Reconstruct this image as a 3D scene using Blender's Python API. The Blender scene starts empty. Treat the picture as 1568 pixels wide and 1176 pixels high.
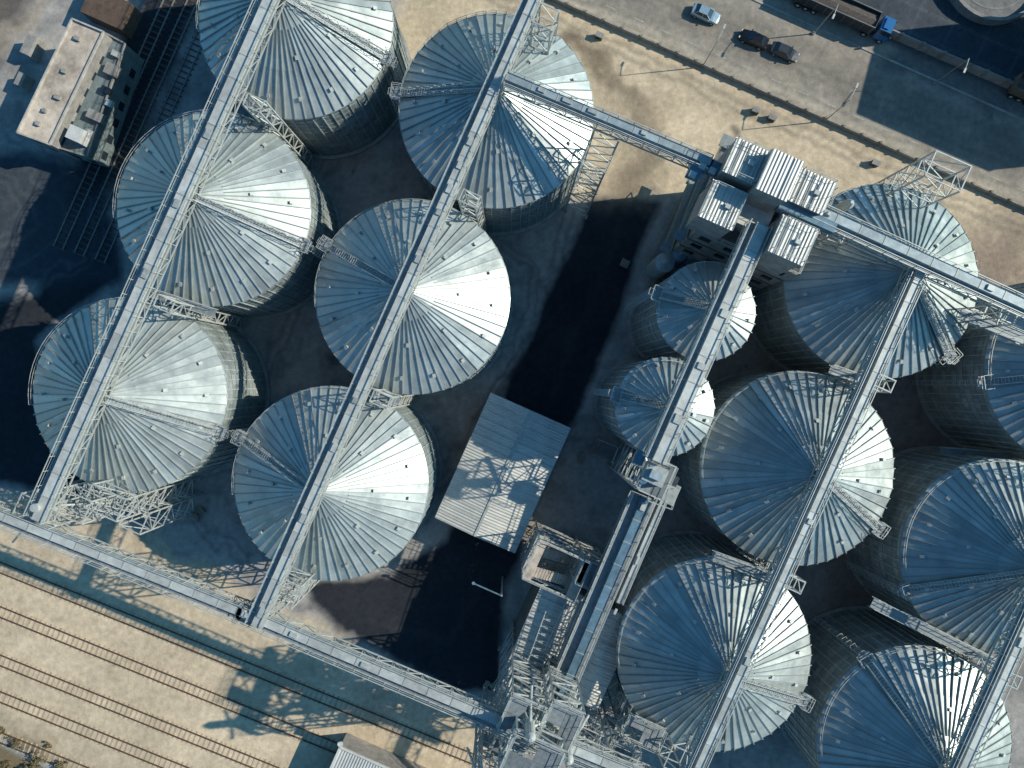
import bpy, math, random
import numpy as np
from mathutils import Vector, Matrix
random.seed(7); rng=np.random.default_rng(7)
HC=104.0; F=1045.0
def P(u,v,z=0.0):
    return Vector(((u-784)/F*(HC-z),(588-v)/F*(HC-z),z))
E1=Vector((.914,-.408,0)).normalized(); E2=Vector((.408,.914,0)).normalized()
UP=Vector((0,0,1))
# ------------------------------------------------------------ materials
def mat(name,col,rough=.7,metal=0.0,var=.25,scale=.6,bump=0.0,bscale=6.0,spec=.4,wave=None):
    m=bpy.data.materials.new(name); m.use_nodes=True; nt=m.node_tree; N=nt.nodes; L=nt.links
    b=N["Principled BSDF"]; b.inputs["Roughness"].default_value=rough; b.inputs["Metallic"].default_value=metal
    b.inputs["Specular IOR Level"].default_value=spec
    tc=N.new("ShaderNodeNewGeometry")
    n1=N.new("ShaderNodeTexNoise"); n1.inputs["Scale"].default_value=scale; n1.inputs["Detail"].default_value=4; n1.inputs["Roughness"].default_value=.7
    L.new(tc.outputs["Position"],n1.inputs["Vector"])
    mr=N.new("ShaderNodeMapRange"); mr.inputs[1].default_value=.3; mr.inputs[2].default_value=.7
    mr.inputs[3].default_value=1-var; mr.inputs[4].default_value=1+var*.6
    L.new(n1.outputs["Fac"],mr.inputs[0])
    at=N.new("ShaderNodeAttribute"); at.attribute_name="tone"
    mu=N.new("ShaderNodeMath"); mu.operation="MULTIPLY"
    L.new(mr.outputs[0],mu.inputs[0]); L.new(at.outputs["Fac"],mu.inputs[1])
    vm=N.new("ShaderNodeVectorMath"); vm.operation="SCALE"; vm.inputs[0].default_value=col
    L.new(mu.outputs[0],vm.inputs["Scale"]); L.new(vm.outputs[0],b.inputs["Base Color"])
    if metal>.2:
        rr=N.new("ShaderNodeMapRange"); rr.inputs[1].default_value=.3; rr.inputs[2].default_value=.7; rr.inputs[3].default_value=rough-.07; rr.inputs[4].default_value=rough+.12
        L.new(n1.outputs["Fac"],rr.inputs[0]); L.new(rr.outputs[0],b.inputs["Roughness"])
    if bump>0:
        n2=N.new("ShaderNodeTexNoise"); n2.inputs["Scale"].default_value=bscale; n2.inputs["Detail"].default_value=4
        L.new(tc.outputs["Position"],n2.inputs["Vector"])
        bp=N.new("ShaderNodeBump"); bp.inputs["Strength"].default_value=bump; bp.inputs["Distance"].default_value=.1
        L.new(n2.outputs["Fac"],bp.inputs["Height"]); L.new(bp.outputs[0],b.inputs["Normal"])
    if wave:
        d,fr=wave
        dp=N.new("ShaderNodeVectorMath"); dp.operation="DOT_PRODUCT"; dp.inputs[1].default_value=d
        L.new(tc.outputs["Position"],dp.inputs[0])
        m1=N.new("ShaderNodeMath"); m1.operation="MULTIPLY"; m1.inputs[1].default_value=fr*2*math.pi
        L.new(dp.outputs["Value"],m1.inputs[0])
        s=N.new("ShaderNodeMath"); s.operation="SINE"; L.new(m1.outputs[0],s.inputs[0])
        bp=N.new("ShaderNodeBump"); bp.inputs["Strength"].default_value=.8; bp.inputs["Distance"].default_value=.05
        L.new(s.outputs[0],bp.inputs["Height"]); L.new(bp.outputs[0],b.inputs["Normal"])
    return m
M={}
M['roof']=mat("galvanised_roof",(.50,.54,.51),.38,.5,.24,.30)
M['rib']=mat("galvanised_rib",(.32,.36,.36),.5,.3,.15,.8)
M['wall']=mat("corrugated_wall",(.36,.41,.40),.5,.4,.35,.5,wave=((0,0,1),4.0))
M['steel']=mat("galvanised_steel",(.50,.52,.49),.5,.25,.25,1.2)
M['cover']=mat("conveyor_cover",(.56,.57,.53),.5,.2,.25,.8)
M['grate']=mat("walkway_grating",(.28,.31,.32),.6,.3,.3,2.0)
M['dark']=mat("dark_metal",(.05,.06,.07),.5,.3,.3,1.5)
M['blue']=mat("weathered_blue_steel",(.14,.24,.31),.5,.15,.35,1.2)
M['cab']=mat("cab_blue_paint",(.03,.16,.38),.35,.1,.15,1.2)
M['greyb']=mat("blue_grey_cover",(.36,.43,.45),.5,.2,.3,1.0)
M['white']=mat("white_paint",(.60,.60,.56),.55,0,.2,1.0)
M['conc']=mat("weathered_concrete",(.30,.285,.26),.9,0,.35,.8,bump=.3)
M['concd']=mat("dark_concrete",(.13,.13,.125),.9,0,.35,.8,bump=.3)
M['shed']=mat("corrugated_sheet",(.56,.55,.50),.5,.12,.15,.5,wave=(tuple(E2),2.4))
M['shed2']=mat("corrugated_sheet_cross",(.56,.56,.52),.5,.15,.2,.5,wave=(tuple(E1),2.4))
M['tan']=mat("stained_roof_screed",(.56,.47,.38),.9,0,.5,.35,bump=.3)
M['green']=mat("aged_teal_plaster",(.17,.21,.21),.85,0,.4,.7)
M['glass']=mat("window_glass",(.02,.03,.04),.1,0,.1,1,spec=.8)
M['rail']=mat("rail_steel",(.13,.09,.07),.55,.4,.3,2)
M['sleeper']=mat("sleeper_concrete",(.50,.40,.28),.9,0,.3,2)
M['rubber']=mat("tyre_rubber",(.02,.02,.02),.85,0,.2,3)
M['carw']=mat("car_paint_silver",(.38,.50,.56),.25,.4,.04,1,spec=.6)
M['carb']=mat("car_paint_black",(.015,.016,.018),.2,.2,.04,1,spec=.6)
M['card']=mat("car_paint_grey",(.07,.075,.08),.25,.4,.04,1,spec=.6)
M['red']=mat("red_lamp",(.35,.02,.02),.4)
M['brown']=mat("rust_brown",(.17,.115,.085),.85,0,.4,1.2)
M['yellow']=mat("faded_yellow",(.42,.35,.16),.7,0,.25,1)
M['leaf']=mat("dry_foliage",(.12,.095,.045),.8,0,.5,1.5)
M['trunk']=mat("bark",(.12,.09,.06),.9)
M['cargo']=mat("grain_cargo",(.12,.10,.085),.95,0,.4,3,bump=.5)
M['line']=mat("road_paint",(.42,.40,.34),.8,0,.5,2)
M['sand']=mat("ground_sand",(.52,.43,.31),.95,0,.3,.05,bump=.3,bscale=.8)
# ------------------------------------------------------------ mesh builder
class MB:
    def __init__(s): s.v=[];s.f=[];s.m=[];s.t=[];s.names=[];s.tone=1.0
    def mi(s,m):
        if m not in s.names: s.names.append(m)
        return s.names.index(m)
    def poly(s,pts,m,t=None):
        i=len(s.v); s.v+= [tuple(p) for p in pts]; s.f.append(tuple(range(i,i+len(pts)))); s.m.append(s.mi(m)); s.t.append(s.tone if t is None else t)
    def mesh(s,V,Fc,m,t=None):
        i=len(s.v); s.v+=[tuple(p) for p in V]; k=s.mi(m)
        for f in Fc: s.f.append(tuple(i+a for a in f)); s.m.append(k); s.t.append(s.tone if t is None else t)
    def obox(s,c,ax,ay,az,m,t=None):
        c=Vector(c); V=[c+ax*a+ay*b+az*d for d in(-1,1) for b in(-1,1) for a in(-1,1)]
        s.mesh(V,[(0,2,3,1),(4,5,7,6),(0,1,5,4),(2,6,7,3),(0,4,6,2),(1,3,7,5)],m,t)
    def box(s,c,l1,l2,h,m,a=E1,b=E2,t=None):
        s.obox(Vector(c)+UP*h/2,a*l1/2,b*l2/2,UP*h/2,m,t)
    def beam(s,a,b,w,m,h=None,t=None):
        a=Vector(a);b=Vector(b);d=b-a
        if d.length<1e-4:return
        n=d.normalized(); sd=n.cross(UP)
        if sd.length<1e-3: sd=Vector((1,0,0))
        sd.normalize(); u=sd.cross(n)
        s.obox((a+b)/2,d/2,sd*w/2,u*(h or w)/2,m,t)
    def cyl(s,a,b,r,m,n=12,r2=None,t=None):
        a=Vector(a);b=Vector(b);d=(b-a).normalized(); r2=r if r2 is None else r2
        sd=d.cross(UP) 
        if sd.length<1e-3: sd=Vector((1,0,0))
        sd.normalize();u=d.cross(sd)
        V=[];
        for q,rr in((a,r),(b,r2)):
            for i in range(n):
                g=2*math.pi*i/n; V.append(q+(sd*math.cos(g)+u*math.sin(g))*rr)
        Fc=[(i,(i+1)%n,n+(i+1)%n,n+i) for i in range(n)]+[tuple(range(n))[::-1],tuple(range(n,2*n))]
        s.mesh(V,Fc,m,t)
    def prism(s,pts,z0,z1,mw,mr):
        b=[Vector((p[0],p[1],z0)) for p in pts]; t=[Vector((p[0],p[1],z1)) for p in pts]; n=len(pts)
        s.poly(t,mr)
        for i in range(n): s.poly([b[i],b[(i+1)%n],t[(i+1)%n],t[i]],mw)
    def rail(s,pts,m='steel',h=1.1,closed=False,w=.06):
        pts=[Vector(p) for p in pts]; n=len(pts); R=range(n if closed else n-1)
        for i in R:
            a=pts[i];b=pts[(i+1)%n]
            s.beam(a+UP*h,b+UP*h,w,m); s.beam(a+UP*h*.5,b+UP*h*.5,w,m)
            k=max(1,int((b-a).length/1.5))
            for j in range(k+1):
                q=a.lerp(b,j/k); s.beam(q,q+UP*h,w,m)
    def build(s,name,parent=None,loc=None):
        me=bpy.data.meshes.new(name); me.from_pydata(s.v,[],s.f)
        for k in s.names: me.materials.append(M[k])
        me.polygons.foreach_set("material_index",s.m)
        at=me.attributes.new("tone","FLOAT","FACE"); at.data.foreach_set("value",s.t)
        me.update()
        return link(name,me,parent,loc)
def link(name,me,parent=None,loc=None,rz=0):
    o=bpy.data.objects.new(name,me); bpy.context.scene.collection.objects.link(o)
    if parent: o.parent=parent
    if loc is not None:o.location=loc
    o.rotation_euler[2]=rz
    return o
def empty(name,loc=(0,0,0)):
    o=bpy.data.objects.new(name,None); o.location=loc; o.empty_display_size=.5; bpy.context.scene.collection.objects.link(o); return o
# ------------------------------------------------------------ ground
def inpoly(X,Y,poly):
    c=np.zeros(X.shape,bool); n=len(poly)
    for i in range(n):
        x1,y1=poly[i];x2,y2=poly[(i+1)%n]
        cond=((y1>Y)!=(y2>Y))
        xi=(x2-x1)*(Y-y1)/((y2-y1) if y2!=y1 else 1e-9)+x1
        c^=cond&(X<xi)
    return c
def segd(X,Y,a,b):
    ax,ay=a;bx,by=b; dx=bx-ax;dy=by-ay
    t=np.clip(((X-ax)*dx+(Y-ay)*dy)/(dx*dx+dy*dy+1e-9),0,1)
    return np.hypot(X-ax-t*dx,Y-ay-t*dy)
def pmask(U,V,poly,soft,closed=True):
    d=np.full(U.shape,1e9); n=len(poly)
    for i in range(n): d=np.minimum(d,segd(U,V,poly[i],poly[(i+1)%n]))
    sd=np.where(inpoly(U,V,poly),d,-d)
    return np.clip(sd/soft*.5+.5,0,1)
def lmask(U,V,pts,w,soft):
    d=np.full(U.shape,1e9)
    for i in range(len(pts)-1): d=np.minimum(d,segd(U,V,pts[i],pts[i+1]))
    return np.clip((w-d)/soft+.5,0,1)
def smooth_noise(U,V,s,seed):
    r=np.random.default_rng(seed); g=r.random((64,64))
    x=(U/s)%63;y=(V/s)%63; x0=x.astype(int);y0=y.astype(int);fx=x-x0;fy=y-y0
    fx=fx*fx*(3-2*fx);fy=fy*fy*(3-2*fy)
    return (g[x0,y0]*(1-fx)+g[x0+1,y0]*fx)*(1-fy)+(g[x0,y0+1]*(1-fx)+g[x0+1,y0+1]*fx)*fy
def mk_ground():
    nx,ny=640,490
    us=np.linspace(-250,1820,nx); vs=np.linspace(-250,1430,ny)
    U,V=np.meshgrid(us,vs)
    U2=U+ (smooth_noise(U+999,V+999,40,1)-.5)*26+(smooth_noise(U+999,V+999,14,2)-.5)*12
    V2=V+ (smooth_noise(U+999,V+999,40,3)-.5)*26+(smooth_noise(U+999,V+999,14,4)-.5)*12
    U3=U+ (smooth_noise(U+999,V+999,60,1)-.5)*14+(smooth_noise(U+999,V+999,9,2)-.5)*4
    V3=V+ (smooth_noise(U+999,V+999,60,3)-.5)*14+(smooth_noise(U+999,V+999,9,4)-.5)*4
    C=np.zeros(U.shape+(3,)); C[:]=(.66,.53,.37)
    def lay(m,c,a=1): 
        m=(m*a)[...,None]; C[:]=C*(1-m)+np.array(c)*m
    lay(pmask(U2,V2,[(-250,1080),(0,1095),(130,1180),(180,1430),(-250,1430)],24),(.22,.17,.10))
    lay(lmask(U,V,[(-250,1060),(0,1135),(110,1190)],6,6),(.33,.34,.33))
    n=smooth_noise(U+500,V+800,60,5)
    lay(np.clip((n-.55)*3,0,1),(.50,.40,.28),.6)
    n=smooth_noise(U+510,V+850,18,35)
    lay(np.clip((n-.62)*3,0,1),(.46,.37,.26),.45)
    yard=[(-250,200),(-40,150),(60,-250),(620,-250),(600,60),(640,200),(890,312),(1040,312),(1010,300),(1300,330),(1620,470),(1820,560),(1820,1430),(760,1430),(760,1110),(560,1010),(395,905),(190,800),(0,745),(-250,700)]
    ym=pmask(U2,V2,yard,14)
    lay(ym,(.40,.37,.34))
    n=smooth_noise(U+300,V+100,34,6); lay(ym*np.clip((n-.5)*2.5,0,1),(.28,.265,.25),.7)
    n=smooth_noise(U+900,V+400,16,16); lay(ym*np.clip((n-.62)*3,0,1),(.17,.165,.16),.5)
    # oil stains and tyre trails on the concrete
    for _ in range(26):
        x,y=random.uniform(380,1500),random.uniform(150,1100); r=random.uniform(4,13)
        lay(np.clip((r-np.hypot(U2-x,V2-y))/5,0,1),(.06,.06,.065),.6)
    for pts in ([(540,180),(470,300),(430,520),(330,700)],[(700,330),(820,420),(790,560),(700,700),(560,900)],[(880,330),(850,480),(760,600),(700,760)],[(250,740),(400,900),(600,980)]):
        for o in(-9,9): lay(lmask(U2+o,V2,pts,3,5),(.15,.14,.135),.5)
    lay(pmask(U2,V2,[(1180,560),(1568,300),(1700,700),(1500,1100),(1250,1000)],40),(.24,.18,.15),.7)
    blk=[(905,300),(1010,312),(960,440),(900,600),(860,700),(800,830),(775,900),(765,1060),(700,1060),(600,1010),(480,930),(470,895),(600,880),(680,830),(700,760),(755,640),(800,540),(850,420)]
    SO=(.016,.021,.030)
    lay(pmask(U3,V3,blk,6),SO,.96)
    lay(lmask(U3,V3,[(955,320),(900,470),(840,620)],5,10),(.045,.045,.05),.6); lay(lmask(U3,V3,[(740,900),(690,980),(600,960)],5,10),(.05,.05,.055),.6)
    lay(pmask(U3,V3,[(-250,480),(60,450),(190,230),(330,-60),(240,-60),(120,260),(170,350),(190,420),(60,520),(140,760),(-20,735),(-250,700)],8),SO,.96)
    lay(pmask(U3,V3,[(190,430),(-250,440),(-250,250),(40,235),(160,260)],10),(.045,.06,.075),.97)  # blue-grey ground, albedo darkened to stand in for silo shade
    for r0 in (60,72,95,130,142):
        pts=[(-60+r0*math.cos(a)*1.6,330+r0*math.sin(a)) for a in np.linspace(-1.2,1.4,14)]
        lay(lmask(U2,V2,pts,2.5,5),(.11,.12,.13),.55)
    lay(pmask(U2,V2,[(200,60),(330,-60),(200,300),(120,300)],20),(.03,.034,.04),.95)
    lay(pmask(U2,V2,[(-250,-250),(60,-250),(45,-10),(0,90),(-250,190)],14),(.12,.10,.085),.9)
    lay(lmask(U2,V2,[(0,60),(60,0),(110,-60)],12,14),(.36,.30,.23),.7)
    for off,a in((0,.6),(16,.45),(-18,.4)):
        lay(lmask(U2,V2,[(860,60),(930,110),(985+off,170),(990+off,230),(955+off,310)],9,14),(.22,.17,.12),a)
    lay(pmask(U2,V2,[(900,90),(960,120),(1000,190),(1015,260),(1000,312),(910,312),(940,240),(945,180)],26),(.28,.22,.16),.65)
    lay(lmask(U2,V2,[(950,20),(1060,110),(1300,215),(1500,300),(1700,390)],7,16),(.46,.37,.27),.6)
    lay(pmask(U,V,[(600,-118),(1820,424),(1820,300),(760,-171)],4),(.42,.37,.30))
    lay(pmask(U,V,[(600,-140),(1820,402),(1820,312),(780,-150)],8),(.25,.225,.19),.85)
    lay(pmask(U,V,[(800,-130),(1820,322),(1820,262),(940,-128)],6),(.35,.31,.26),.9)
    for o in(-380,-398,-430,-447,-350,-335): lay(lmask(U2,V,[(500,500*.444+o),(1820,1820*.444+o)],3.5,6),(.16,.145,.125),.45)
    n=smooth_noise(U+40,V+20,22,21); lay(pmask(U,V,[(600,-118),(1820,424),(1820,270),(760,-191)],4)*np.clip((n-.62)*4,0,1),(.42,.36,.28),.4)
    lay(pmask(U,V,[(800,-200),(1820,250),(1820,200),(900,-208)],4),(.42,.37,.30))
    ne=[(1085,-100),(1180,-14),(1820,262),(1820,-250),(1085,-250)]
    lay(pmask(U,V,ne,6),(.055,.068,.085),.97)  # yard asphalt with shade from the east painted into its dark blue colour
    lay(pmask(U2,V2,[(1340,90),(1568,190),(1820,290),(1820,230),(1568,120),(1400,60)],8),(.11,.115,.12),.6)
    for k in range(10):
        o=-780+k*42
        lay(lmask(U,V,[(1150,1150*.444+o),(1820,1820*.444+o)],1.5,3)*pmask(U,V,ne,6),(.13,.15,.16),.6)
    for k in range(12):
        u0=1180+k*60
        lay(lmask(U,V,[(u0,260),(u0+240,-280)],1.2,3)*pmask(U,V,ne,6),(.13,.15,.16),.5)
    for pts in ([( -250,1000),(300,1210),(600,1330)],[(-250,1030),(60,1130)],[(-250,760),(60,840),(400,985),(760,1150)]):
        lay(lmask(U2,V2,pts,14,20),(.54,.44,.31),.5)
    C*= (0.90+.2*smooth_noise(U+77,V+200,5,9))[...,None]
    X=(U-784)/F*HC; Y=(588-V)/F*HC
    Vv=np.stack([X,Y,np.zeros_like(X)],-1).reshape(-1,3)
    idx=np.arange(nx*ny).reshape(ny,nx)
    Q=np.stack([idx[1:,:-1],idx[1:,1:],idx[:-1,1:],idx[:-1,:-1]],-1).reshape(-1,4)
    me=bpy.data.meshes.new("ground"); me.vertices.add(len(Vv)); me.vertices.foreach_set("co",Vv.ravel())
    me.loops.add(Q.size); me.loops.foreach_set("vertex_index",Q.ravel())
    me.polygons.add(len(Q)); me.polygons.foreach_set("loop_start",np.arange(0,Q.size,4)); 
    me.update(calc_edges=True)
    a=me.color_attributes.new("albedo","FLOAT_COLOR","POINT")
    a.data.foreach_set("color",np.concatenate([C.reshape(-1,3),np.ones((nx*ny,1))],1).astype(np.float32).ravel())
    m=bpy.data.materials.new("ground_mixed"); m.use_nodes=True; nt=m.node_tree;N=nt.nodes;L=nt.links
    b=N["Principled BSDF"]; b.inputs["Roughness"].default_value=.95; b.inputs["Specular IOR Level"].default_value=.15
    at=N.new("ShaderNodeAttribute"); at.attribute_name="albedo"; g=N.new("ShaderNodeNewGeometry")
    def nz(sc,lo,hi,det=6):
        n=N.new("ShaderNodeTexNoise"); n.inputs["Scale"].default_value=sc; n.inputs["Detail"].default_value=det; n.inputs["Roughness"].default_value=.7
        L.new(g.outputs["Position"],n.inputs["Vector"]); r=N.new("ShaderNodeMapRange"); r.inputs[1].default_value=.3;r.inputs[2].default_value=.7;r.inputs[3].default_value=lo;r.inputs[4].default_value=hi
        L.new(n.outputs["Fac"],r.inputs[0]); return n,r
    n1,r1=nz(.12,.76,1.12); n2,r2=nz(1.1,.78,1.14)
    mu=N.new("ShaderNodeMath"); mu.operation="MULTIPLY"; L.new(r1.outputs[0],mu.inputs[0]); L.new(r2.outputs[0],mu.inputs[1])
    vm=N.new("ShaderNodeVectorMath"); vm.operation="SCALE"; L.new(at.outputs["Color"],vm.inputs[0]); L.new(mu.outputs[0],vm.inputs["Scale"]); L.new(vm.outputs[0],b.inputs["Base Color"])
    bp=N.new("ShaderNodeBump"); bp.inputs["Strength"].default_value=.5; bp.inputs["Distance"].default_value=.15; L.new(n2.outputs["Fac"],bp.inputs["Height"]); L.new(bp.outputs[0],b.inputs["Normal"])
    me.materials.append(m)
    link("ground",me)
    x0,x1,y0,y1=X.min(),X.max(),Y.min(),Y.max(); B=3000
    g2=MB(); I=[(x0,y0),(x1,y0),(x1,y1),(x0,y1)];O=[(-B,-B),(B,-B),(B,B),(-B,B)]
    for i in range(4):
        j=(i+1)%4; g2.poly([(*O[i],0),(*O[j],0),(*I[j],0),(*I[i],0)],'sand')
    g2.build("surrounding_terrain")
mk_ground()
# ------------------------------------------------------------ silos
def silo_meshes(R,h,rise,N,tag):
    w=MB(); ns=N
    ring=1.12; k=int(round(h/ring)); ring=h/k
    for j in range(k):
        z0=j*ring;z1=z0+ring
        for i in range(ns):
            a0=2*math.pi*i/ns;a1=2*math.pi*(i+1)/ns
            t=random.uniform(.72,1.12)*(1.15 if (j%4==0) else 1)
            w.poly([(R*math.cos(a0),R*math.sin(a0),z0),(R*math.cos(a1),R*math.sin(a1),z0),(R*math.cos(a1),R*math.sin(a1),z1),(R*math.cos(a0),R*math.sin(a0),z1)],'wall',t)
        for i in range(ns):
            a0=2*math.pi*i/ns;a1=2*math.pi*(i+1)/ns
            p=Vector((math.cos(a0),math.sin(a0),0))*(R+.03)+UP*z1;q=Vector((math.cos(a1),math.sin(a1),0))*(R+.03)+UP*z1
            w.beam(p,q,.06,'rib',.07,.9)
    for i in range(ns):
        a=2*math.pi*(i+.5)/ns; d=Vector((math.cos(a),math.sin(a),0)); tg=Vector((-d.y,d.x,0))
        rr=R*math.cos(math.pi/ns)
        w.obox(d*(rr+.07)+UP*h/2,d*.07,tg*.06,UP*h/2,'wall',1.4)
    for i in range(ns):
        a0=2*math.pi*i/ns;a1=2*math.pi*(i+1)/ns;Q=R+.55
        c=[(math.cos(a0),math.sin(a0)),(math.cos(a1),math.sin(a1))]
        w.poly([(R*c[0][0],R*c[0][1],.3),(Q*c[0][0],Q*c[0][1],.3),(Q*c[1][0],Q*c[1][1],.3),(R*c[1][0],R*c[1][1],.3)],'conc',1.3)
        w.poly([(Q*c[0][0],Q*c[0][1],0),(Q*c[1][0],Q*c[1][1],0),(Q*c[1][0],Q*c[1][1],.3),(Q*c[0][0],Q*c[0][1],.3)],'conc')
    W=w.build(tag+"_w"); wm=W.data; bpy.data.objects.remove(W)
    r=MB(); Ro=R+.18
    fr=[.05,.28,.6,1.0]
    for i in range(N):
        a0=2*math.pi*i/N;a1=2*math.pi*(i+1)/N
        dl=random.uniform(-.06,.06); tn=random.uniform(.82,1.08)
        if random.random()<.12: tn*=1.12
        for s in range(3):
            f0,f1=fr[s],fr[s+1]; off=.05*(2-s)
            t=tn*random.uniform(.94,1.04)*(.90 if s==0 else 1)
            def q(f,a,sg): return (Ro*f*math.cos(a),Ro*f*math.sin(a),h+rise*(1-f)+off+sg*dl*f)
            r.poly([q(f0,a0,1),q(f1+.004,a0,1),q(f1+.004,a1,-1),q(f0,a1,-1)],'roof',t)
        r.poly([(Ro*math.cos(a0),Ro*math.sin(a0),h+.05),(Ro*math.cos(a1),Ro*math.sin(a1),h+.05),(Ro*math.cos(a1),Ro*math.sin(a1),h-.28),(Ro*math.cos(a0),Ro*math.sin(a0),h-.28)],'roof',.7)
        st=.07 if i%2==0 else .28
        d=Vector((math.cos(a0),math.sin(a0),0))
        r.beam(d*Ro*st+UP*(h+rise*(1-st)+.13),d*(Ro+.03)+UP*(h+.09),.10,'rib',.22,.95)
    r.cyl((0,0,h+rise*.93),(0,0,h+rise+.3),R*.045,'steel',16,t=.9)
    r.cyl((0,0,h+rise+.3),(0,0,h+rise+.55),R*.052,'roof',16,r2=.15)
    nv=max(8,int(N*.27))
    for f,n in((.83,nv),(.5,nv//2)):
        for i in range(n):
            a=2*math.pi*(i+.25)/n; d=Vector((math.cos(a),math.sin(a),0)); tg=Vector((-d.y,d.x,0))
            c=d*Ro*f+UP*(h+rise*(1-f)+.1); sl=(d*math.cos(math.atan2(rise,R))-UP*math.sin(math.atan2(rise,R)))
            nn=sl.cross(tg)*-1
            if nn.z<0: nn=-nn
            r.obox(c+nn*.12,sl*.19,tg*.16,nn*.12,'steel',.9)
            r.obox(c+nn*.27+sl*.05,sl*.26,tg*.2,nn*.03,'steel',1)
            r.obox(c+nn*.12+sl*.20,sl*.012,tg*.11,nn*.09,'dark')
    Rr=r.build(tag+"_r"); rm=Rr.data; bpy.data.objects.remove(Rr)
    return wm,rm
R0,H0,RI=12.5,15.0,6.7
wmA,rmA=silo_meshes(R0,H0,RI,60,"silo")
rms=[rmA]+[silo_meshes(R0,H0,RI,60,"silo")[1] for _ in range(3)]
def silo(u,v,h,wm,rm,R,rise,stair=None,rot=0):
    c=P(u,v,h); c.z=0
    e=empty("grain_silo",c)
    link("silo_wall",wm,e,(0,0,0),rot); link("silo_roof",rm,e,(0,0,0),rot)
    if stair is not None:
        m=MB(); a=math.atan2(-stair[1],stair[0]); d=Vector((math.cos(a),math.sin(a),0)); tg=Vector((-d.y,d.x,0))
        A=d*R*.08+UP*(h+rise*.92+.35); B=d*(R+.2)+UP*(h+.35)
        m.beam(A,B,.75,'grate',.05)
        for s in(-.42,.42):
            m.beam(A+tg*s,B+tg*s,.07,'steel',.14)
            m.beam(A+tg*s+UP*1.05,B+tg*s+UP*1.05,.07,'steel'); m.beam(A+tg*s+UP*.55,B+tg*s+UP*.55,.05,'steel')
            n=10
            for i in range(n+1):
                q=A.lerp(B,i/n)+tg*s; m.beam(q,q+UP*1.05,.06,'steel')
                if i<n: m.beam(q,A.lerp(B,(i+1)/n)+tg*s+UP*1.05,.04,'steel')
        for i in range(34):
            q=A.lerp(B,i/34); m.beam(q+tg*-.4+UP*.06,q+tg*.4+UP*.06,.07,'steel')
        q=d*(R+.6)+UP*(h+.3); m.obox(q,d*.6,tg*.9,UP*.05,'grate')
        m.rail([q-tg*.9-d*.6,q-tg*.9+d*.6,q+tg*.9+d*.6,q+tg*.9-d*.6])
        for s in(-.3,.3): m.beam(d*(R+1.0)+tg*s,d*(R+1.0)+tg*s+UP*(h+1.3),.07,'steel')
        for i in range(int(h/.5)): m.beam(d*(R+1.0)-tg*.3+UP*(i*.5+.3),d*(R+1.0)+tg*.3+UP*(i*.5+.3),.05,'steel')
        for i in range(int(h/1.2)):
            z=UP*(i*1.2+2.5); m.obox(d*(R+1.65)+z,d*.03,tg*.4,UP*.03,'steel')
            for s in(-.4,.4): m.beam(d*(R+1.0)+tg*s+z,d*(R+1.65)+tg*s+z,.05,'steel')
        m.build("roof_stair",e)
    m=MB(); pts=[]
    for i in range(22):
        a=math.radians(60+i*6); pts.append(Vector((math.cos(a)*(R+.05),math.sin(a)*(R+.05),h+.1)))
    m.rail(pts,w=.05,h=.9); m.build("eave_handrail",e)
    return c
big=[(453,34,(167,68)),(327,320,(167,68)),(199,604,(167,68)),(760,170,(-150,-25)),(632,455,(-125,-75)),(507,740,(-125,-65)),
     (1349,431,(80,90)),(1220,717,(100,75)),(1093,1002,(100,50)),(1656,566,(-160,20)),(1527,852,(-160,55)),(1400,1137,(-90,-150))]
cen=[]
for i,(u,v,s) in enumerate(big):
    cen.append(silo(u,v,H0,wmA,rms[i%4],R0,RI,s,math.radians(6*((i*7)%60))))
wmS,rmS=silo_meshes(6.0,19.3,3.2,34,"small")
silo(1081,477,19.3,wmS,rmS,6.0,3.2,(-60,-20),.3)
silo(1018,623,19.3,wmS,rmS,5.7,3.2,(-60,-15),.9)
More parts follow.
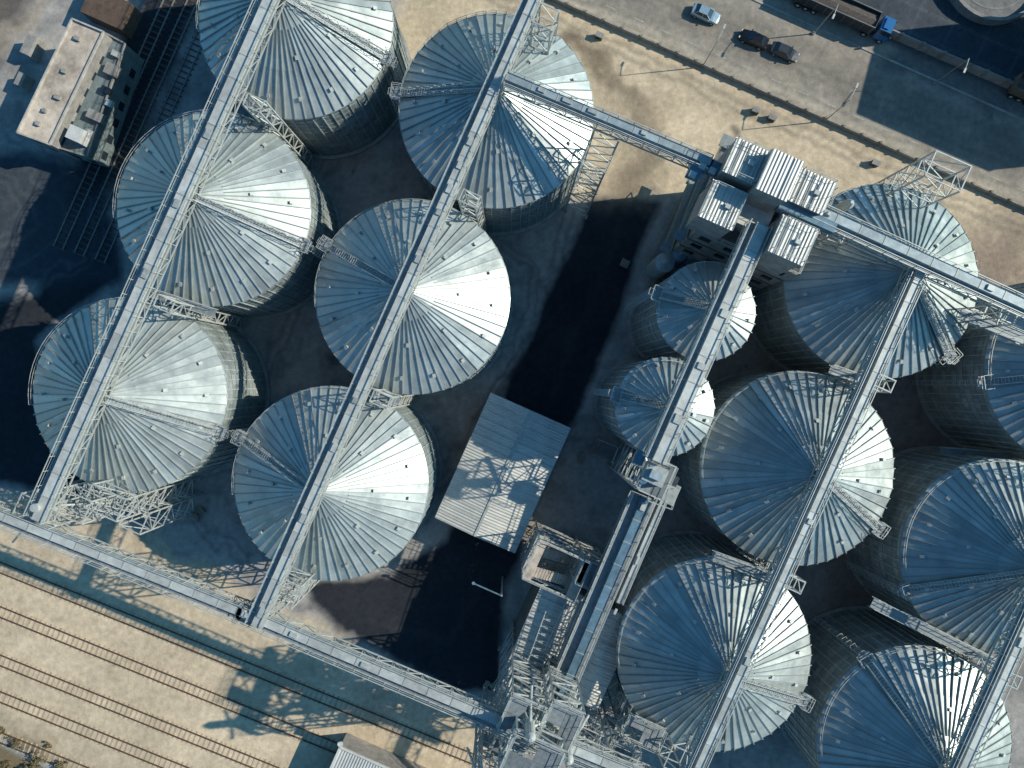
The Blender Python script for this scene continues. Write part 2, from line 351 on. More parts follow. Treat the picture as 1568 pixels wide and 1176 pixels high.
# ------------------------------------------------------------ galleries
def gallery(a,b,w=2.5,cov='cover',up=1.0,dn=1.3,name="conveyor_gallery",cf=.25):
    a=Vector(a);b=Vector(b);d=(b-a).normalized();s=d.cross(UP).normalized();L=(b-a).length
    m=MB(); hw=w/2
    n=int(L/3)
    for i in range(n):
        p=a.lerp(b,i/n);q=a.lerp(b,(i+1)/n); t=random.uniform(.8,1.1)
        m.obox((p+q)/2-UP*.06,(q-p)/2*.995,s*hw,UP*.05,'grate',t)
    cw=w*cf; co=s*(-w*.12)
    for i in range(n):
        p=a.lerp(b,i/n);q=a.lerp(b,(i+1)/n); t=random.uniform(.82,1.08)
        m.obox((p+q)/2+co+UP*.33,(q-p)/2*.992,s*cw,UP*.33,cov,t)
    for i in range(n+1):
        q=a.lerp(b,i/n)+co+UP*.34; m.obox(q,d*.06,s*(cw+.04),UP*.36,'steel',.8)
        if random.random()<.2: m.obox(q+d*1.2+UP*.4,d*random.uniform(.3,.6),s*cw*.55,UP*.12,'steel',random.uniform(.7,1.1))
    k=int(L/1.9)
    for sd in(-1,1):
        o=s*sd*(hw+.06)
        m.beam(a+o+UP*up,b+o+UP*up,.09,'steel'); m.beam(a+o-UP*.05,b+o-UP*.05,.13,'steel'); m.beam(a+o-UP*dn,b+o-UP*dn,.14,'steel')
        m.beam(a+o+UP*up*.5,b+o+UP*up*.5,.05,'steel')
        for i in range(k+1):
            q=a.lerp(b,i/k)+o; m.beam(q-UP*dn,q+UP*up,.08,'steel')
            if i<k:
                r=a.lerp(b,(i+1)/k)+o
                if i%2: q,r=r,q
                m.beam(q-UP*dn,r-UP*.05,.08,'steel')
    for i in range(k+1):
        q=a.lerp(b,i/k)-UP*dn; m.beam(q-s*hw,q+s*hw,.08,'steel')
        if i<k:
            r=a.lerp(b,(i+1)/k)-UP*dn; m.beam(q-s*hw,r+s*hw,.07,'steel')
    return m.build(name)
def trestle(x,y,z,w1,w2,name="lattice_support_tower",splay=0.0,mem=.13,bay=3.0,plat=False):
    m=MB(); 
    def cor(zz,i):
        k=1+splay*(1-zz/z); sx=(-1,1,1,-1)[i];sy=(-1,-1,1,1)[i]
        return Vector((x,y,zz))+E1*sx*w1/2*k+E2*sy*w2/2*k
    n=max(2,int(round(z/bay)))
    for i in range(4):
        m.beam(cor(0,i),cor(z,i),mem*1.5,'steel'); m.obox(cor(0.12,i),E1*.35,E2*.35,UP*.12,'conc')
        for j in range(n):
            z0=z*j/n;z1=z*(j+1)/n;i2=(i+1)%4
            m.beam(cor(z1,i),cor(z1,i2),mem,'steel')
            if (i+j)%2: m.beam(cor(z0,i),cor(z1,i2),mem*.8,'steel')
            else: m.beam(cor(z0,i2),cor(z1,i),mem*.8,'steel')
            if w1>3: m.beam(cor(z0,i2),cor(z1,i),mem*.7,'steel')
    if plat:
        for zz in (z,z*.62):
            for q in range(4):
                if random.random()<.7: m.obox(Vector((x,y,zz))+E1*(w1*(q%2-.5)*.5)+E2*(w2*(q//2-.5)*.5),E1*w1/4*.98,E2*w2/4*.98,UP*.05,'grate',random.uniform(.6,1))
            m.rail([cor(z,i)-UP*(z-zz) for i in range(4)],closed=True)
    return m.build(name)
ZG=22.9
def apex_line(c1,c2,e1,e2):
    a=Vector((c1.x,c1.y,ZG));b=Vector((c2.x,c2.y,ZG)); d=(b-a).normalized(); return a-d*e1,b+d*e2
for i,(e1,e2,w) in ((0,(30,16,2.2)),(3,(30,17,1.8)),(6,(2,32,1.7)),(9,(14,32,1.8))):
    a,b=apex_line(cen[i],cen[i+2],e1,e2); gallery(a,b,w,cf=.28)
    for j in(0,1):
        c=(cen[i+j]+cen[i+j+1])/2; trestle(c.x+E1.x*2.6,c.y+E1.y*2.6,ZG-1.3,2.2,1.5,bay=2.2)
gallery(P(775,122,24.3),P(1085,252,24.3),1.5,'greyb',cf=.3)
gallery(P(1240,322,24.3),P(1640,505,24.3),1.9,'greyb',cf=.3)
gallery(P(-60,765,22),P(372,938,22),1.9,'cover')
gallery(P(365,935,22),P(800,1120,22),2.0,'cover')
gallery(P(800,1115,22),P(1080,1230,22),2.0,'cover')
gallery(P(1162,345,25),P(1003,705,25),2.4,'cover',up=1.1,cf=.3)
gallery(P(985,760,15.5),P(842,1095,14),2.9,'blue',up=1.1,cf=.2)
gallery(P(1012,765,15),P(945,920,14.5),1.2,'cover',up=.9,dn=.7)
def catwalk(a,b,w=1.1):
    m=MB();a=Vector(a);b=Vector(b);d=(b-a).normalized();s=d.cross(UP).normalized()
    m.obox((a+b)/2,(b-a)/2,s*w/2,UP*.05,'grate',.95)
    for k in(-1,1):
        m.rail([a+s*k*w/2,b+s*k*w/2]); m.beam(a+s*k*w/2-UP*.5,b+s*k*w/2-UP*.5,.1,'steel')
        n=int((b-a).length/1.6)
        for i in range(n): m.beam(a.lerp(b,i/n)+s*k*w/2-UP*.5,a.lerp(b,(i+1)/n)+s*k*w/2,.06,'steel')
    m.build("steel_catwalk")
catwalk(P(1335,922,16),P(1535,1022,16),1.3)
catwalk(P(1000,985,14),P(955,1085,14))
catwalk(P(365,140,16.5),P(420,190,16.5)); catwalk(P(232,448,16.5),P(330,480,16.5)); catwalk(P(560,598,16.5),P(612,612,16.5))
catwalk(P(1090,850,16.5),P(1200,890,16.5)); catwalk(P(1270,565,16.5),P(1340,590,16.5)); catwalk(P(1470,480,18),P(1568,520,18),1.2); catwalk(P(1440,690,8),P(1568,700,8),1.0)
def tw(u,v,z,w1,w2,**k):
    p=P(u,v,z); return trestle(p.x,p.y,z,w1,w2,**k)
tw(45,785,22,3.5,3.5); tw(110,775,21,4.0,3,bay=2.4); tw(160,770,20,4.5,3,bay=2.4); tw(205,795,15,3,3)
tw(430,905,21,4,3,bay=2.4); tw(395,940,21,2.5,2.5)
tw(918,231,22,3.2,4.2,plat=False,bay=2.6,name="stair_tower"); tw(1452,262,24,4.5,3.2,bay=2.8,mem=.12)
tw(835,25,23,2.4,2.4); tw(1005,732,23.5,3.2,4.2,plat=True)
tw(800,1100,24,4.5,4.5,plat=True,mem=.17,bay=2.3); tw(858,1112,24,4,5,plat=True,mem=.17,bay=2.3); tw(815,1165,27,6,5,plat=True,mem=.18,bay=2.4); tw(780,1140,19,4,4,plat=True)
tw(985,1120,16,5,3,plat=True); tw(900,1160,20,4,4,plat=True); tw(950,1165,18,4,4,plat=True)
tw(905,880,13,3.4,3.4,plat=True); tw(1300,350,22,2,2); tw(1545,480,21,2,2); tw(1040,1165,18,3,3)
def pipes(m,c,targets,r=.22,mt='steel'):
    for t in targets: m.cyl(c,t,r,mt,8)
def distributor(c,sp,drop,n=12):
    m=MB(); m.cyl(c-UP*3,c+UP*.6,.6,'steel',14); m.cyl(c+UP*.6,c+UP*1.2,.6,'steel',14,r2=.2)
    for i in range(n):
        a=i*2*math.pi/n+random.uniform(-.1,.1); k=sp*random.uniform(.6,1.1); m.cyl(c-UP*1.5,c+Vector((math.cos(a)*k,math.sin(a)*k,-drop-2*(i%3))),.16,'steel',8)
    for i in range(7):
        a=i*.9+.3; m.cyl(c+Vector((math.cos(a)*1.5,math.sin(a)*1.5,-7)),c+Vector((math.cos(a)*2.4,math.sin(a)*2.4,-c.z+1)),.15,'steel',8)
    m.build("spout_distributor")
distributor(P(812,1125,27),3.6,5); distributor(P(870,1160,24),3.5,5)
c=Vector((-3.0,-47.5,27)); distributor(c,3.4,3,14); trestle(c.x,c.y,24,3,3,bay=2.4,plat=True)  # off-frame spout head and tower added for their crown-shaped shadow on the sand
m=MB(); c=P(52,778,24); m.cyl(c-UP*2.4,c,.5,'steel',12)
pipes(m,c-UP*1.5,[P(150,790,12),P(110,810,10),P(20,830,10),P(180,770,14)],.14)
m.build("spout_distributor")
m=MB(); c=P(1000,725,23.6)
m.box(c,2.6,2.2,1.3,'steel',t=.8); m.box(c+UP*1.3,1.4,1.0,.5,'greyb'); m.box(P(1020,752,18),2.3,2.6,1.4,'steel',t=.75); m.box(P(978,700,22.5),1.1,1.7,1.0,'blue')
m.rail([P(1000,735,19.5),P(1036,748,19.5),P(1026,778,19.5),P(990,765,19.5)],closed=True,w=.06)
m.cyl(P(985,735,21),P(985,735,24.8),.5,'blue',12); m.cyl(P(1003,755,20),P(985,690,20),.2,'steel',8); m.box(P(1030,735,22),.9,1.2,.9,'dark')
m.box(P(930,690,4),2.6,2.2,2.0,'concd'); m.beam(P(940,690,0),P(940,690,4),.4,'steel'); m.rail([P(915,672,6),P(945,685,6),P(936,708,6)],w=.06); m.build("transfer_machinery")
# ------------------------------------------------------------ central shed
def rectp(u,v,z,l1,l2):
    c=P(u,v,z); return c,[c-E1*l1/2-E2*l2/2,c+E1*l1/2-E2*l2/2,c+E1*l1/2+E2*l2/2,c-E1*l1/2+E2*l2/2]
def gable(u,v,z,l1,l2,rise,name,mr='shed',mw='conc'):
    e=empty(name,(0,0,0)); c,r=rectp(u,v,z,l1,l2)
    m=MB(); ins=.4
    w=[p+(c-p).normalized()*ins for p in r]
    m2=MB(); w0=[Vector((p.x,p.y,0)) for p in w]
    for i in range(4): m2.poly([w0[i],w0[(i+1)%4],w[(i+1)%4],w[i]],mw)
    A=(w[0]+w[1])/2+UP*rise;B=(w[2]+w[3])/2+UP*rise; m2.poly([w[0],w[1],A],mw);m2.poly([w[2],w[3],B],mw)
    dc=(w0[0]+w0[1])/2; m2.obox(dc+UP*2-E2*.03,E1*2,E2*.04,UP*2,'dark'); m2.build("walls",e)
    A=(r[0]+r[1])/2+UP*rise;B=(r[2]+r[3])/2+UP*rise
    n=16
    for i in range(n):
        f0=i/n;f1=(i+1)/n
        for (p0,p1) in ((r[0],r[3]),(r[1],r[2])):
            m.poly([A.lerp(B,f0)+UP*.02,A.lerp(B,f1)+UP*.02,p0.lerp(p1,f1),p0.lerp(p1,f0)],mr,random.uniform(1.0,1.1))
            m.beam(A.lerp(B,f0)+UP*.04,p0.lerp(p1,f0)+UP*.02,.05,mr,.05,.9)
    m.beam(A+UP*.06,B+UP*.06,.35,'steel',.08,.9)
    for (p0,p1) in ((r[0],r[3]),(r[1],r[2])): m.beam(p0-UP*.1,p1-UP*.1,.15,'steel',.2,.7)
    for a,b in((r[0],A),(A,r[1]),(r[3],B),(B,r[2])): m.beam(a-UP*.06,b-UP*.06,.1,'steel',.18)
    m.build("roof",e)
gable(770,724,7.0,12.4,19.4,.7,"metal_shed")
# ------------------------------------------------------------ load-out station
e=empty("truck_loading_station")
m=MB()
for (u,v,z,l1,l2) in ((919,1007,13,4.4,12.5),(826,975,11,4.6,12.0)):
    c,r=rectp(u,v,z,l1,l2); m.prism(r,0,z-.15,'concd','conc')
    c,r=rectp(u,v,z,l1+.5,l2+.5); 
    m.poly([r[0],(r[0]+r[1])/2+UP*.35,(r[2]+r[3])/2+UP*.35,r[3]],'shed'); m.poly([(r[0]+r[1])/2+UP*.35,r[1],r[2],(r[2]+r[3])/2+UP*.35],'shed')
    for i in range(4): m.beam(r[i]-UP*.08,r[(i+1)%4]-UP*.08,.12,'steel',.16)
    for i in range(1,12):
        p=r[0].lerp(r[3],i/12);q=r[1].lerp(r[2],i/12);k=(p+q)/2+UP*.35; m.beam(p+UP*.03,k+UP*.03,.05,'shed',.05,.85); m.beam(q+UP*.03,k+UP*.03,.05,'shed',.05,.85)
m.box(P(866,955,11),2.6,9,.3,'shed2'); m.box(P(866,955,0)+ (P(866,955,11)-P(866,955,0)-UP*11),2.4,8.6,10.9,'concd')
m.build("building",e)
m=MB(); c,r=rectp(852,872,13,7.5,5.5)
for i in range(4):
    b=Vector((r[i].x,r[i].y,0)); m.beam(b,r[i]+UP*1,.2,'steel')
for lv in range(5):
    z=UP*(13-lv*2.8-13)
    for i in range(4): m.beam(r[i]+z,r[(i+1)%4]+z,.15,'steel')
    rr=[p+z for p in r]; m.rail(rr,closed=True)
    m.obox((rr[0]+rr[3])/2+E1*.6,E1*.6,E2*2.7,UP*.05,'tan'); m.obox((rr[1]+rr[2])/2-E1*.6,E1*.6,E2*2.7,UP*.05,'tan')
    for j in range(3):
        m.beam(rr[0].lerp(rr[1],j/3),rr[0].lerp(rr[1],(j+1)/3)+UP*(-2.8),.1,'steel'); m.beam(rr[3].lerp(rr[0],j/3),rr[3].lerp(rr[0],(j+1)/3)+UP*(-2.8),.1,'steel')
    for i in range(12):
        q=(rr[0]+E1*1.2+E2*(.7+2.2*(lv%2))).lerp(rr[1]-E1*1.2-UP*2.8+E2*(.7+2.2*(lv%2)),i/12); m.obox(q+E2*.6,E1*.17,E2*.7,UP*.03,'tan')
m.build("staircase",e)
m=MB()
for i in range(9):
    q=P(800+i*4,1035-i*11,12.5); m.beam(q,q+E1*5,.1,'steel')
    m.beam(q,q+E1*5+E2*1.2,.08,'steel')
m.beam(P(800,1035,12.5),P(836,936,12.5),.12,'steel'); m.beam(P(862,1050,12.5),P(900,950,12.5),.12,'steel'); m.build("roof_truss",e)
m=MB(); p=P(768,912,9)
m.beam(Vector((p.x,p.y,0)),p,.25,'steel'); m.beam(p,P(725,893,9),.16,'blue'); m.cyl(P(725,893,8.6),P(725,893,9.2),.22,'blue'); m.build("loading_arm",e)
# ------------------------------------------------------------ processing building
e=empty("grain_processing_building"); m=MB()
def blk(u,v,z,l1,l2,z0,mw='conc',mr='shed2',over=.25,ribs=True):
    c,r=rectp(u,v,z,l1,l2); m.prism(r,z0,z-.12,mw,mr); c,r=rectp(u,v,z,l1+over,l2+over); m.prism(r,z-.1,z,'steel',mr)
    if ribs:
        for i in range(int(l1/.9)+1):
            q=r[0]+E1*(.1+i*.9); 
            if (i*.9)<l1: m.beam(q+UP*.04,q+UP*.04+E2*(l2+over-.1),.07,'steel',.08,.75)
c,r=rectp(1172,322,20,13.5,11.5); m.prism(r,0,20,'conc','concd'); m.rail([p for p in r],closed=True)
for s in range(5):
    for (a,b) in ((r[0],r[1]),(r[3],r[0]),(r[1],r[2]),(r[2],r[3])):
        d=(b-a).normalized(); nrm=d.cross(UP); mid=(a+b)/2
        if (mid+nrm-c).length<(mid-c).length: nrm=-nrm
        a0=Vector((a.x,a.y,s*4+3.8));b0=Vector((b.x,b.y,s*4+3.8)); 
        if s<4: m.obox((a0+b0)/2+nrm*.06,(b0-a0)/2,nrm*.06,UP*.15,'concd')
        L=(b-a).length
        for i in range(4):
            q=a0+d*(L*(i+.5)/4)-UP*1.6; m.obox(q+nrm*.03,d*.7,nrm*.04,UP*.65,'glass'); m.obox(q+nrm*.05-UP*.7,d*.8,nrm*.08,UP*.05,'conc')
blk(1142,247,27,3.9,3.9,19.9); blk(1194,268,28.5,3.6,4.6,19.9); blk(1243,293,26,4.3,3.8,19.9); blk(1107,314,26,4.2,4.3,19.9); blk(1214,368,27,4.2,4.2,19.9); blk(1160,322,23,3.6,4.4,19.9,mr='white',ribs=False)
m.box(P(1168,262,24),1.6,2.2,1.4,'blue'); m.box(P(1160,250,24.5),1.2,1.2,2,'dark'); m.box(P(1125,285,23),6,1,1.3,'blue'); m.box(P(1230,335,24),7,1.1,1.3,'blue'); m.box(P(1190,350,22),1.3,4,1.4,'steel')
m.box(P(1185,305,22),1.2,1.2,1.2,'steel'); m.box(P(1150,350,22),1.8,1.0,.9,'greyb'); m.cyl(P(1200,318,20),P(1200,318,25),.5,'steel',12); m.cyl(P(1135,335,20),P(1148,290,25),.22,'steel',8); m.cyl(P(1180,300,25),P(1230,330,23),.22,'steel',8)
for (u,v) in((1075,255),(1060,268),(1090,262)): m.box(P(u,v,23),1.5,1.3,1.6,'blue'); m.box(P(u,v,24.6),.8,.7,.3,'steel')
for (u,v,z) in((1300,312,24),(1282,333,24),(1265,330,24.5)): m.cyl(P(u,v,z)-UP*4,P(u,v,z),.6,'steel',12); m.cyl(P(u,v,z),P(u,v,z)+UP*.8,.6,'steel',12,r2=.2)
for (u,v,z) in((1142,247,27.05),(1243,293,26.05),(1107,314,26.05),(1214,368,27.05)):
    c,q=rectp(u,v,z,3.8,3.8); m.rail([q[0],q[1],q[2],q[3]],closed=True,w=.05)
    m.box(c+E1*.6,.7,.5,.35,'steel')
m.build("main_block",e)
m=MB()
c,r=rectp(1172,322,20,13.5,11.5)
for i in range(5):
    a=Vector((r[0].x,r[0].y,i*4))-E1*1; b=Vector((r[3].x,r[3].y,i*4+4))-E1*1; 
    if i%2: a,b=Vector((r[3].x,r[3].y,i*4))-E1*1,Vector((r[0].x,r[0].y,i*4+4))-E1*1
    m.beam(a,b,1.0,'grate',.12); 
    for s in(-.5,.5): m.beam(a+E1*s+UP,b+E1*s+UP,.1,'yellow')
    m.obox(b,E1*.8,E2*.8,UP*.05,'grate')
m.build("external_stair",e)
def tank(u,v,z,r,name="vertical_tank",mt='steel',leg=0):
    m=MB(); p=P(u,v,z); b=Vector((p.x,p.y,leg)); m.cyl(b,p,r,mt,24); m.cyl(p,p+UP*r*.35,r,mt,24,r2=.2); m.cyl(p+UP*r*.35,p+UP*(r*.35+.25),.25,'steel',12)
    for i in range(3):
        q=b.lerp(p,(i+.5)/3); m.cyl(q,q+UP*.08,r+.03,'steel',24)
    if leg:
        m.cyl(b,b-UP*leg*.6,r,mt,24,r2=.3)
        for i in range(4):
            a=i*math.pi/2+.4; o=Vector((math.cos(a)*r,math.sin(a)*r,0)); m.beam(Vector((p.x,p.y,0))+o,b+o,.15,'steel')
    m.build(name)
tank(1018,402,7,1.4,mt='greyb'); tank(1042,388,8,1.0,mt='blue',leg=2); tank(1065,382,9,1.2,mt='blue'); 
m=MB(); c=P(1520,-38,0); m.cyl(c,c+UP*.6,7.3,'concd',48,t=1.4)
for i in range(48):
    a0=2*math.pi*i/48;a1=2*math.pi*(i+1)/48
    q=lambda a,r,z: c+Vector((math.cos(a)*r,math.sin(a)*r,z))
    m.poly([q(a0,7.2,1.5),q(a0,7.7,1.5),q(a1,7.7,1.5),q(a1,7.2,1.5)],'conc',.9); m.poly([q(a0,7.7,0),q(a1,7.7,0),q(a1,7.7,1.5),q(a0,7.7,1.5)],'conc'); m.poly([q(a1,7.2,.5),q(a0,7.2,.5),q(a0,7.2,1.5),q(a1,7.2,1.5)],'conc')
    m.poly([q(a0,5.3,.64),q(a0,5.6,.64),q(a1,5.6,.64),q(a1,5.3,.64)],'conc',.8)
m.beam(c-E1*7.4+UP*1.7,c+E1*7.4+UP*1.7,.9,'grate',.15); m.cyl(c+UP*.6,c+UP*2,.9,'steel',16); m.build("settling_basin")
# ------------------------------------------------------------ west office building
e=empty("office_building"); m=MB()
def ipoly(pts,z): return [P(u,v,z) for u,v in pts][::-1]
main=ipoly([(112,30),(160,50),(78,222),(28,204)],7)
m.prism(main,0,7,'conc','tan')
wing=ipoly([(163,52),(193,68),(135,240),(82,224)],5); m.prism(wing,0,5,'green','green')
for poly,z in((main,7),(wing,5)):
    for i in range(4):
        a=poly[i];b=poly[(i+1)%4]; m.beam(a+UP*.15,b+UP*.15,.22,'conc',.35,1.5 if z==7 else 1)
        d=(b-a).normalized();n=d.cross(UP); mid=(a+b)/2; cc=sum(poly,Vector())/4
        if (mid+n-cc).length<(mid-cc).length:n=-n
        L=(b-a).length
        for k in range(int(L/2.6)):
            for zz in(1.7,4.8):
                if zz+1<z: m.obox(Vector((a.x,a.y,zz))+d*(1.3+k*2.6)+n*.03,d*.6,n*.04,UP*.6,'glass')
for (u,v,a,b,h,mt) in((175,110,1.8,1.6,.9,'conc'),(165,140,1.2,.9,.7,'glass'),(150,180,2.2,1.3,.9,'conc'),(128,212,2.2,2.0,2.0,'white'),(170,160,.9,.9,.6,'steel'),(140,205,.8,.8,.7,'steel'),(180,85,1,.8,.7,'steel')):
    m.box(P(u,v,5),a,b,h,mt)
for (u,v) in((120,60),(100,110),(70,170),(90,150),(60,190)): m.box(P(u,v,7),random.uniform(.5,.9),.6,.4,'conc')
m.box(P(180,28,0),6.5,4.2,3.0,'brown',t=.7); m.box(P(60,80,0),1.4,3,2.4,'conc'); m.box(P(45,130,0),1.2,2,2.0,'conc')
m.build("walls_and_roof",e)
m=MB(); poly=ipoly([(521,1143),(700,1222),(670,1290),(490,1212)],4); m.prism(poly,0,4,'conc','shed2')
for i in range(4): m.beam(poly[i]+UP*.15,poly[(i+1)%4]+UP*.15,.25,'white',.3)
m.cyl(P(521,1139,0),P(521,1139,5.0),.4,'steel'); m.build("rail_depot_building")
m=MB(); poly=ipoly([(1750,-80),(1990,20),(1950,170),(1712,66)],16); m.prism(poly,0,16,'conc','shed');  # unseen building added off-frame so its shadow falls on the yard
for i in range(4): m.beam(poly[i]+UP*.2,poly[(i+1)%4]+UP*.2,.3,'white',.4)
m.build("offframe_shade_building")
# ------------------------------------------------------------ rails
for k,(i0) in enumerate((868,936,1010,1066,1128)):
    m=MB(); a=P(-260,i0-260*.405);b=P(1000,i0+1000*.405)
    d=(b-a).normalized();s=d.cross(UP).normalized();L=(b-a).length
    for sd in(-.75,.75):
        m.beam(a+s*sd+UP*.12,b+s*sd+UP*.12,.13,'rail',.18)
    n=int(L/.8)
    for i in range(n):
        q=a+d*i*.8; m.obox(q+UP*.01+s*random.uniform(-.05,.05),s*1.15,d*.12,UP*.04,'sleeper',random.uniform(.85,1.15))
    m.build("railway_track")
for k in range(3):
    m=MB(); a=P(120+k*32-30,380+k*10);b=P(330+k*32-30,-90+k*10); d=(b-a).normalized();s=d.cross(UP).normalized()
    for sd in(-.75,.75): m.beam(a+s*sd+UP*.12,b+s*sd+UP*.12,.16,'steel',.18,.45)
    for i in range(int((b-a).length/.9)): m.obox(a+d*i*.9+UP*.02,s*1.15,d*.11,UP*.05,'rail')
    m.build("railway_track")
# ------------------------------------------------------------ road furniture
RD=(P(1568,322)-P(870,12)).normalized()
m=MB(); a=P(700,-64);b=P(1820,433); m.obox((a+b)/2+UP*.45,(b-a)/2,Vector((-RD.y,RD.x,0))*.12,UP*.45,'conc')
for i in range(40):
    q=a.lerp(b,i/40); m.obox(q+UP*.55,RD*.18,Vector((-RD.y,RD.x,0))*.18,UP*.55,'conc',.8)
m.build("boundary_wall")
m=MB(); a=P(760,-176);b=P(1820,297); m.obox((a+b)/2+UP*.06,(b-a)/2,Vector((-RD.y,RD.x,0))*.15,UP*.075,'conc',1.3); m.build("road_kerb")
m=MB(); a=P(1180,-22);b=P(1820,256); m.obox((a+b)/2+UP*.9,(b-a)/2,Vector((-RD.y,RD.x,0))*.1,UP*.9,'conc')
for i in range(20):
    q=a.lerp(b,i/20); m.obox(q+UP*.95,RD*.2,Vector((-RD.y,RD.x,0))*.2,UP*.95,'conc',.8)
m.build("boundary_wall")
m=MB()
for i in range(26):
    u=760+i*42; m.poly([P(u,u*.444-403,.005),P(u,u*.444-404.5,.005),P(u+16,(u+16)*.444-404.5,.005),P(u+16,(u+16)*.444-403,.005)],'line')
m.build("lane_markings")
def lamp(u,v,dirn,z=8):
    m=MB(); b=P(u,v); m.cyl(b,b+UP*.3,.25,'conc',10); m.cyl(b,b+UP*z,.09,'steel',8,r2=.05,t=.6); t=b+UP*z
    m.beam(t,t+dirn*1.8+UP*.3,.07,'steel'); m.obox(t+dirn*2.0+UP*.3,dirn*.35,dirn.cross(UP)*.13,UP*.06,'steel'); m.build("street_lamp")
nr=Vector((-RD.y,RD.x,0))
lamp(1430,128,-nr); lamp(1075,103,nr); lamp(1262,186,nr); lamp(1245,52,-nr)
for (u,v) in((917,58),(1155,172),(1180,183),(1337,252)):
    m=MB(); q=P(u,v); m.box(q,1.1,.7,.9,'concd'); m.box(q+UP*.9,1.2,.8,.06,'conc'); m.obox(q+UP*.5-E2*.36,E1*.3,E2*.01,UP*.3,'dark'); m.build("utility_cabinet")
# ------------------------------------------------------------ vehicles
def car(u,v,paint,d=RD,flip=1):
    e=empty("car",P(u,v)); ang=math.atan2(d.y*flip,d.x*flip); e.rotation_euler[2]=ang
    X=Vector((1,0,0));Y=Vector((0,1,0))
    secs=[(-2.2,.72,.35,.62),(-2.1,.84,.25,.9),(-1.5,.9,.22,.98),(-.6,.91,.22,.95),(.6,.91,.22,.93),(1.3,.9,.22,.88),(1.95,.84,.25,.74),(2.2,.66,.35,.58)]
    m=MB();V=[]
    for x,w,zl,zt in secs:
        zm=(zl+zt)*.55; V+=[(x,-w*.95,zl),(x,-w,zm),(x,-w*.88,zt),(x,0,zt+.04),(x,w*.88,zt),(x,w,zm),(x,w*.95,zl)]
    Fc=[]
    for i in range(len(secs)-1):
        for j in range(6): Fc.append((i*7+j,i*7+j+1,i*7+j+8,i*7+j+7))
        Fc.append((i*7+6,i*7,i*7+7,i*7+13))
    Fc+=[tuple(range(7))[::-1],tuple(range(len(V)-7,len(V)))]
    m.mesh(V,Fc,paint)
    B=[(-1.75,.8,.94),(.95,.8,.92)];T=[(-1.15,.6,1.42),(.25,.62,1.45)]
    b=[Vector((B[0][0],-.8,.94)),Vector((B[1][0],-.8,.92)),Vector((B[1][0],.8,.92)),Vector((B[0][0],.8,.94))]
    t=[Vector((T[0][0],-.6,1.42)),Vector((T[1][0],-.62,1.45)),Vector((T[1][0],.62,1.45)),Vector((T[0][0],.6,1.42))]
    for i in range(4): m.poly([b[i],b[(i+1)%4],t[(i+1)%4],t[i]],'glass'); m.beam(b[i],t[i],.07,paint)
    m.poly([p+UP*.02 for p in t],paint); 
    for s in(-1,1):
        m.beam(Vector((-.35,s*.8,.95)),Vector((-.35,s*.62,1.44)),.07,paint); m.obox((.75,s*1.0,.98),X*.08,Y*.1,UP*.07,paint)
        m.obox((2.12,s*.55,.62),X*.09,Y*.16,UP*.06,'white'); m.obox((-2.17,s*.6,.72),X*.05,Y*.14,UP*.07,'red')
        for x in(-1.35,1.35): m.cyl((x,s*.7,.32),(x,s*.93,.32),.32,'rubber',16); m.cyl((x,s*.93,.32),(x,s*.94,.32),.18,'steel',10)
    m.build("body",e)
car(1079,25,'carw'); car(1152,63,'carb',flip=-1); car(1199,83,'card')
def truck(u,v,d,cab='cab',name="dump_truck",L=11,load='cargo',body='dark'):
    e=empty(name,P(u,v)); e.rotation_euler[2]=math.atan2(d.y,d.x); X=Vector((1,0,0));Y=Vector((0,1,0)); m=MB()
    m.obox((0,0,.95),X*L/2,Y*.45,UP*.12,'dark')
    m.obox((0,0,1.25),X*L/2,Y*1.22,UP*.1,body)
    for s in(-1,1):
        m.obox((0,s*1.22,2.1),X*L/2,Y*.05,UP*.85,body)
        for i in range(9): m.obox((-L/2+.3+i*(L-.6)/8,s*1.3,2.1),X*.06,Y*.05,UP*.85,'steel',.3)
        m.obox((0,s*1.24,3.0),X*L/2,Y*.07,UP*.06,'steel',.35)
    for s in(-1,1): m.obox((s*L/2,0,2.1),X*.05,Y*1.2,UP*.85,body)
    n=10;V=[];Fc=[]
    for i in range(n+1):
        for j in range(5):
            y=(j-2)/2*1.15; V.append((-L/2+.06+i*(L-.12)/n,y,2.45+.35*(1-abs(j-2)/2)+random.uniform(-.06,.06)))
    for i in range(n):
        for j in range(4): Fc.append((i*5+j,(i+1)*5+j,(i+1)*5+j+1,i*5+j+1))
    m.mesh(V,Fc,load)
    cx=L/2+1.7
    m.obox((cx,0,1.5),X*1.05,Y*1.2,UP*.7,cab); 
    b=[(cx-1.05,-1.2,2.2),(cx+1.05,-1.2,2.2),(cx+1.05,1.2,2.2),(cx-1.05,1.2,2.2)];t=[(cx-1.0,-1.1,3.0),(cx+.75,-1.1,3.0),(cx+.75,1.1,3.0),(cx-1.0,1.1,3.0)]
    for i in range(4): m.poly([b[i],b[(i+1)%4],t[(i+1)%4],t[i]],'glass' if i<3 else cab)
    m.poly([Vector(p)+UP*.02 for p in t],cab); m.obox((cx-.3,0,3.12),X*.4,Y*.8,UP*.1,cab); m.obox((cx+1.08,0,1.2),X*.05,Y*1.0,UP*.3,'dark')
    for s in(-1,1):
        m.obox((cx+1.0,s*1.4,2.3),X*.06,Y*.15,UP*.25,'dark')
        for x in(-L/2+1,-L/2+2.3,-L/2+3.6,L/2-.6,cx+.3): m.cyl((x,s*.85,.5),(x,s*1.2,.5),.5,'rubber',16); m.cyl((x,s*1.2,.5),(x,s*1.21,.5),.25,'steel',10)
    m.build("body",e)
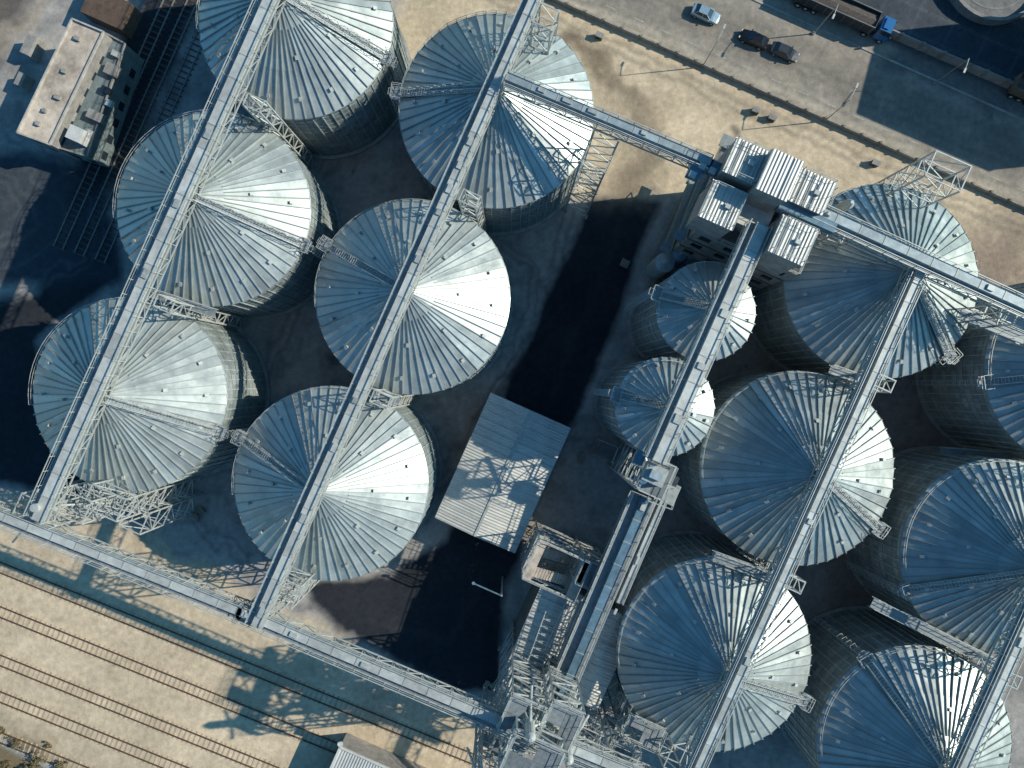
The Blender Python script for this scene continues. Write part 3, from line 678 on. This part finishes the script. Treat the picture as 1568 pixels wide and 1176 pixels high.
truck(1272,22,RD,L=12.5); truck(1590,158,RD,cab='white',name="freight_truck",load='brown',body='brown'); truck(1235,-38,RD,cab='white')
# ------------------------------------------------------------ clutter
for k in range(26):
    u,v=random.choice([(835,830),(870,835),(820,860),(975,408),(250,770),(1010,425),(880,850),(300,790),(915,700)])
    u+=random.uniform(-25,25);v+=random.uniform(-14,14)
    m=MB(); q=P(u,v); a=random.uniform(0,3); A=Vector((math.cos(a),math.sin(a),0));B=Vector((-A.y,A.x,0)); n=random.randint(1,4)
    for i in range(n):
        for j in range(5): m.obox(q+A*(j-2)*.26+UP*(i*.18+.14),A*.09,B*.6,UP*.02,'tan',.6)
        for j in(-1,0,1): m.obox(q+B*j*.5+UP*(i*.18+.06),A*.6,B*.05,UP*.05,'brown')
    m.build("pallet_stack")
def shrub(u,v,r,h,n,name="dry_shrub"):
    e=empty(name,P(u,v)); m=MB()
    for i in range(7):
        a=random.uniform(0,6.3); m.cyl((0,0,0),(math.cos(a)*r*.6,math.sin(a)*r*.6,h*.75),.06,'trunk',6,r2=.02)
    m.build("trunk",e); m=MB(); cl=[(Vector((random.gauss(0,r*.45),random.gauss(0,r*.45),random.uniform(.35,1)*h)),random.uniform(.2,.45)*r) for _ in range(14)]
    for i in range(n):
        c,s=random.choice(cl); p=c+Vector((random.gauss(0,1),random.gauss(0,1),random.gauss(0,.8))).normalized()*s*random.random()**.4
        if p.z<.05:p.z=.05
        a=Vector((random.gauss(0,1),random.gauss(0,1),random.gauss(0,.6))).normalized(); b=a.cross(Vector((random.random(),random.random(),1))).normalized(); q=random.uniform(.06,.14)
        m.poly([p-a*q,p+b*q*.6,p+a*q,p-b*q*.6],'leaf',random.uniform(.6,2.2))
    m.build("foliage",e)
for (u,v,r) in((30,1138,.9),(60,1160,1.3),(12,1170,1.0),(95,1172,.9),(-20,1140,1.4),(45,1175,1.1),(5,1118,.5),(75,1140,.5)): shrub(u,v,r,r*.9,500)
# ------------------------------------------------------------ light, sky, camera
EL,AZ=math.radians(32.5),math.radians(6)
sd=Vector((math.cos(EL)*math.cos(AZ),math.cos(EL)*math.sin(AZ),math.sin(EL)))
l=bpy.data.lights.new("sun","SUN"); l.energy=5; l.angle=math.radians(.5); l.color=(1,.94,.81)
o=bpy.data.objects.new("sun",l); o.rotation_euler=sd.to_track_quat('Z','Y').to_euler(); o.location=(80,0,80); bpy.context.scene.collection.objects.link(o)
w=bpy.data.worlds.new("World"); bpy.context.scene.world=w; w.use_nodes=True; nt=w.node_tree
sk=nt.nodes.new("ShaderNodeTexSky"); sk.sky_type='NISHITA'; sk.sun_disc=False; sk.sun_elevation=EL; sk.sun_rotation=math.radians(84)
mx=nt.nodes.new("ShaderNodeVectorMath"); mx.operation="MULTIPLY"; mx.inputs[1].default_value=(.40,1.0,1.32)
nt.links.new(sk.outputs[0],mx.inputs[0]); bg=nt.nodes["Background"]; nt.links.new(mx.outputs[0],bg.inputs[0]); bg.inputs[1].default_value=.095
cam=bpy.data.cameras.new("camera"); cam.lens=24; cam.sensor_width=36; cam.clip_end=8000
co=bpy.data.objects.new("camera",cam); co.location=(0,0,HC); bpy.context.scene.collection.objects.link(co); bpy.context.scene.camera=co
bpy.context.scene.view_settings.view_transform='Standard'; bpy.context.scene.view_settings.look='None'; bpy.context.scene.view_settings.exposure=0
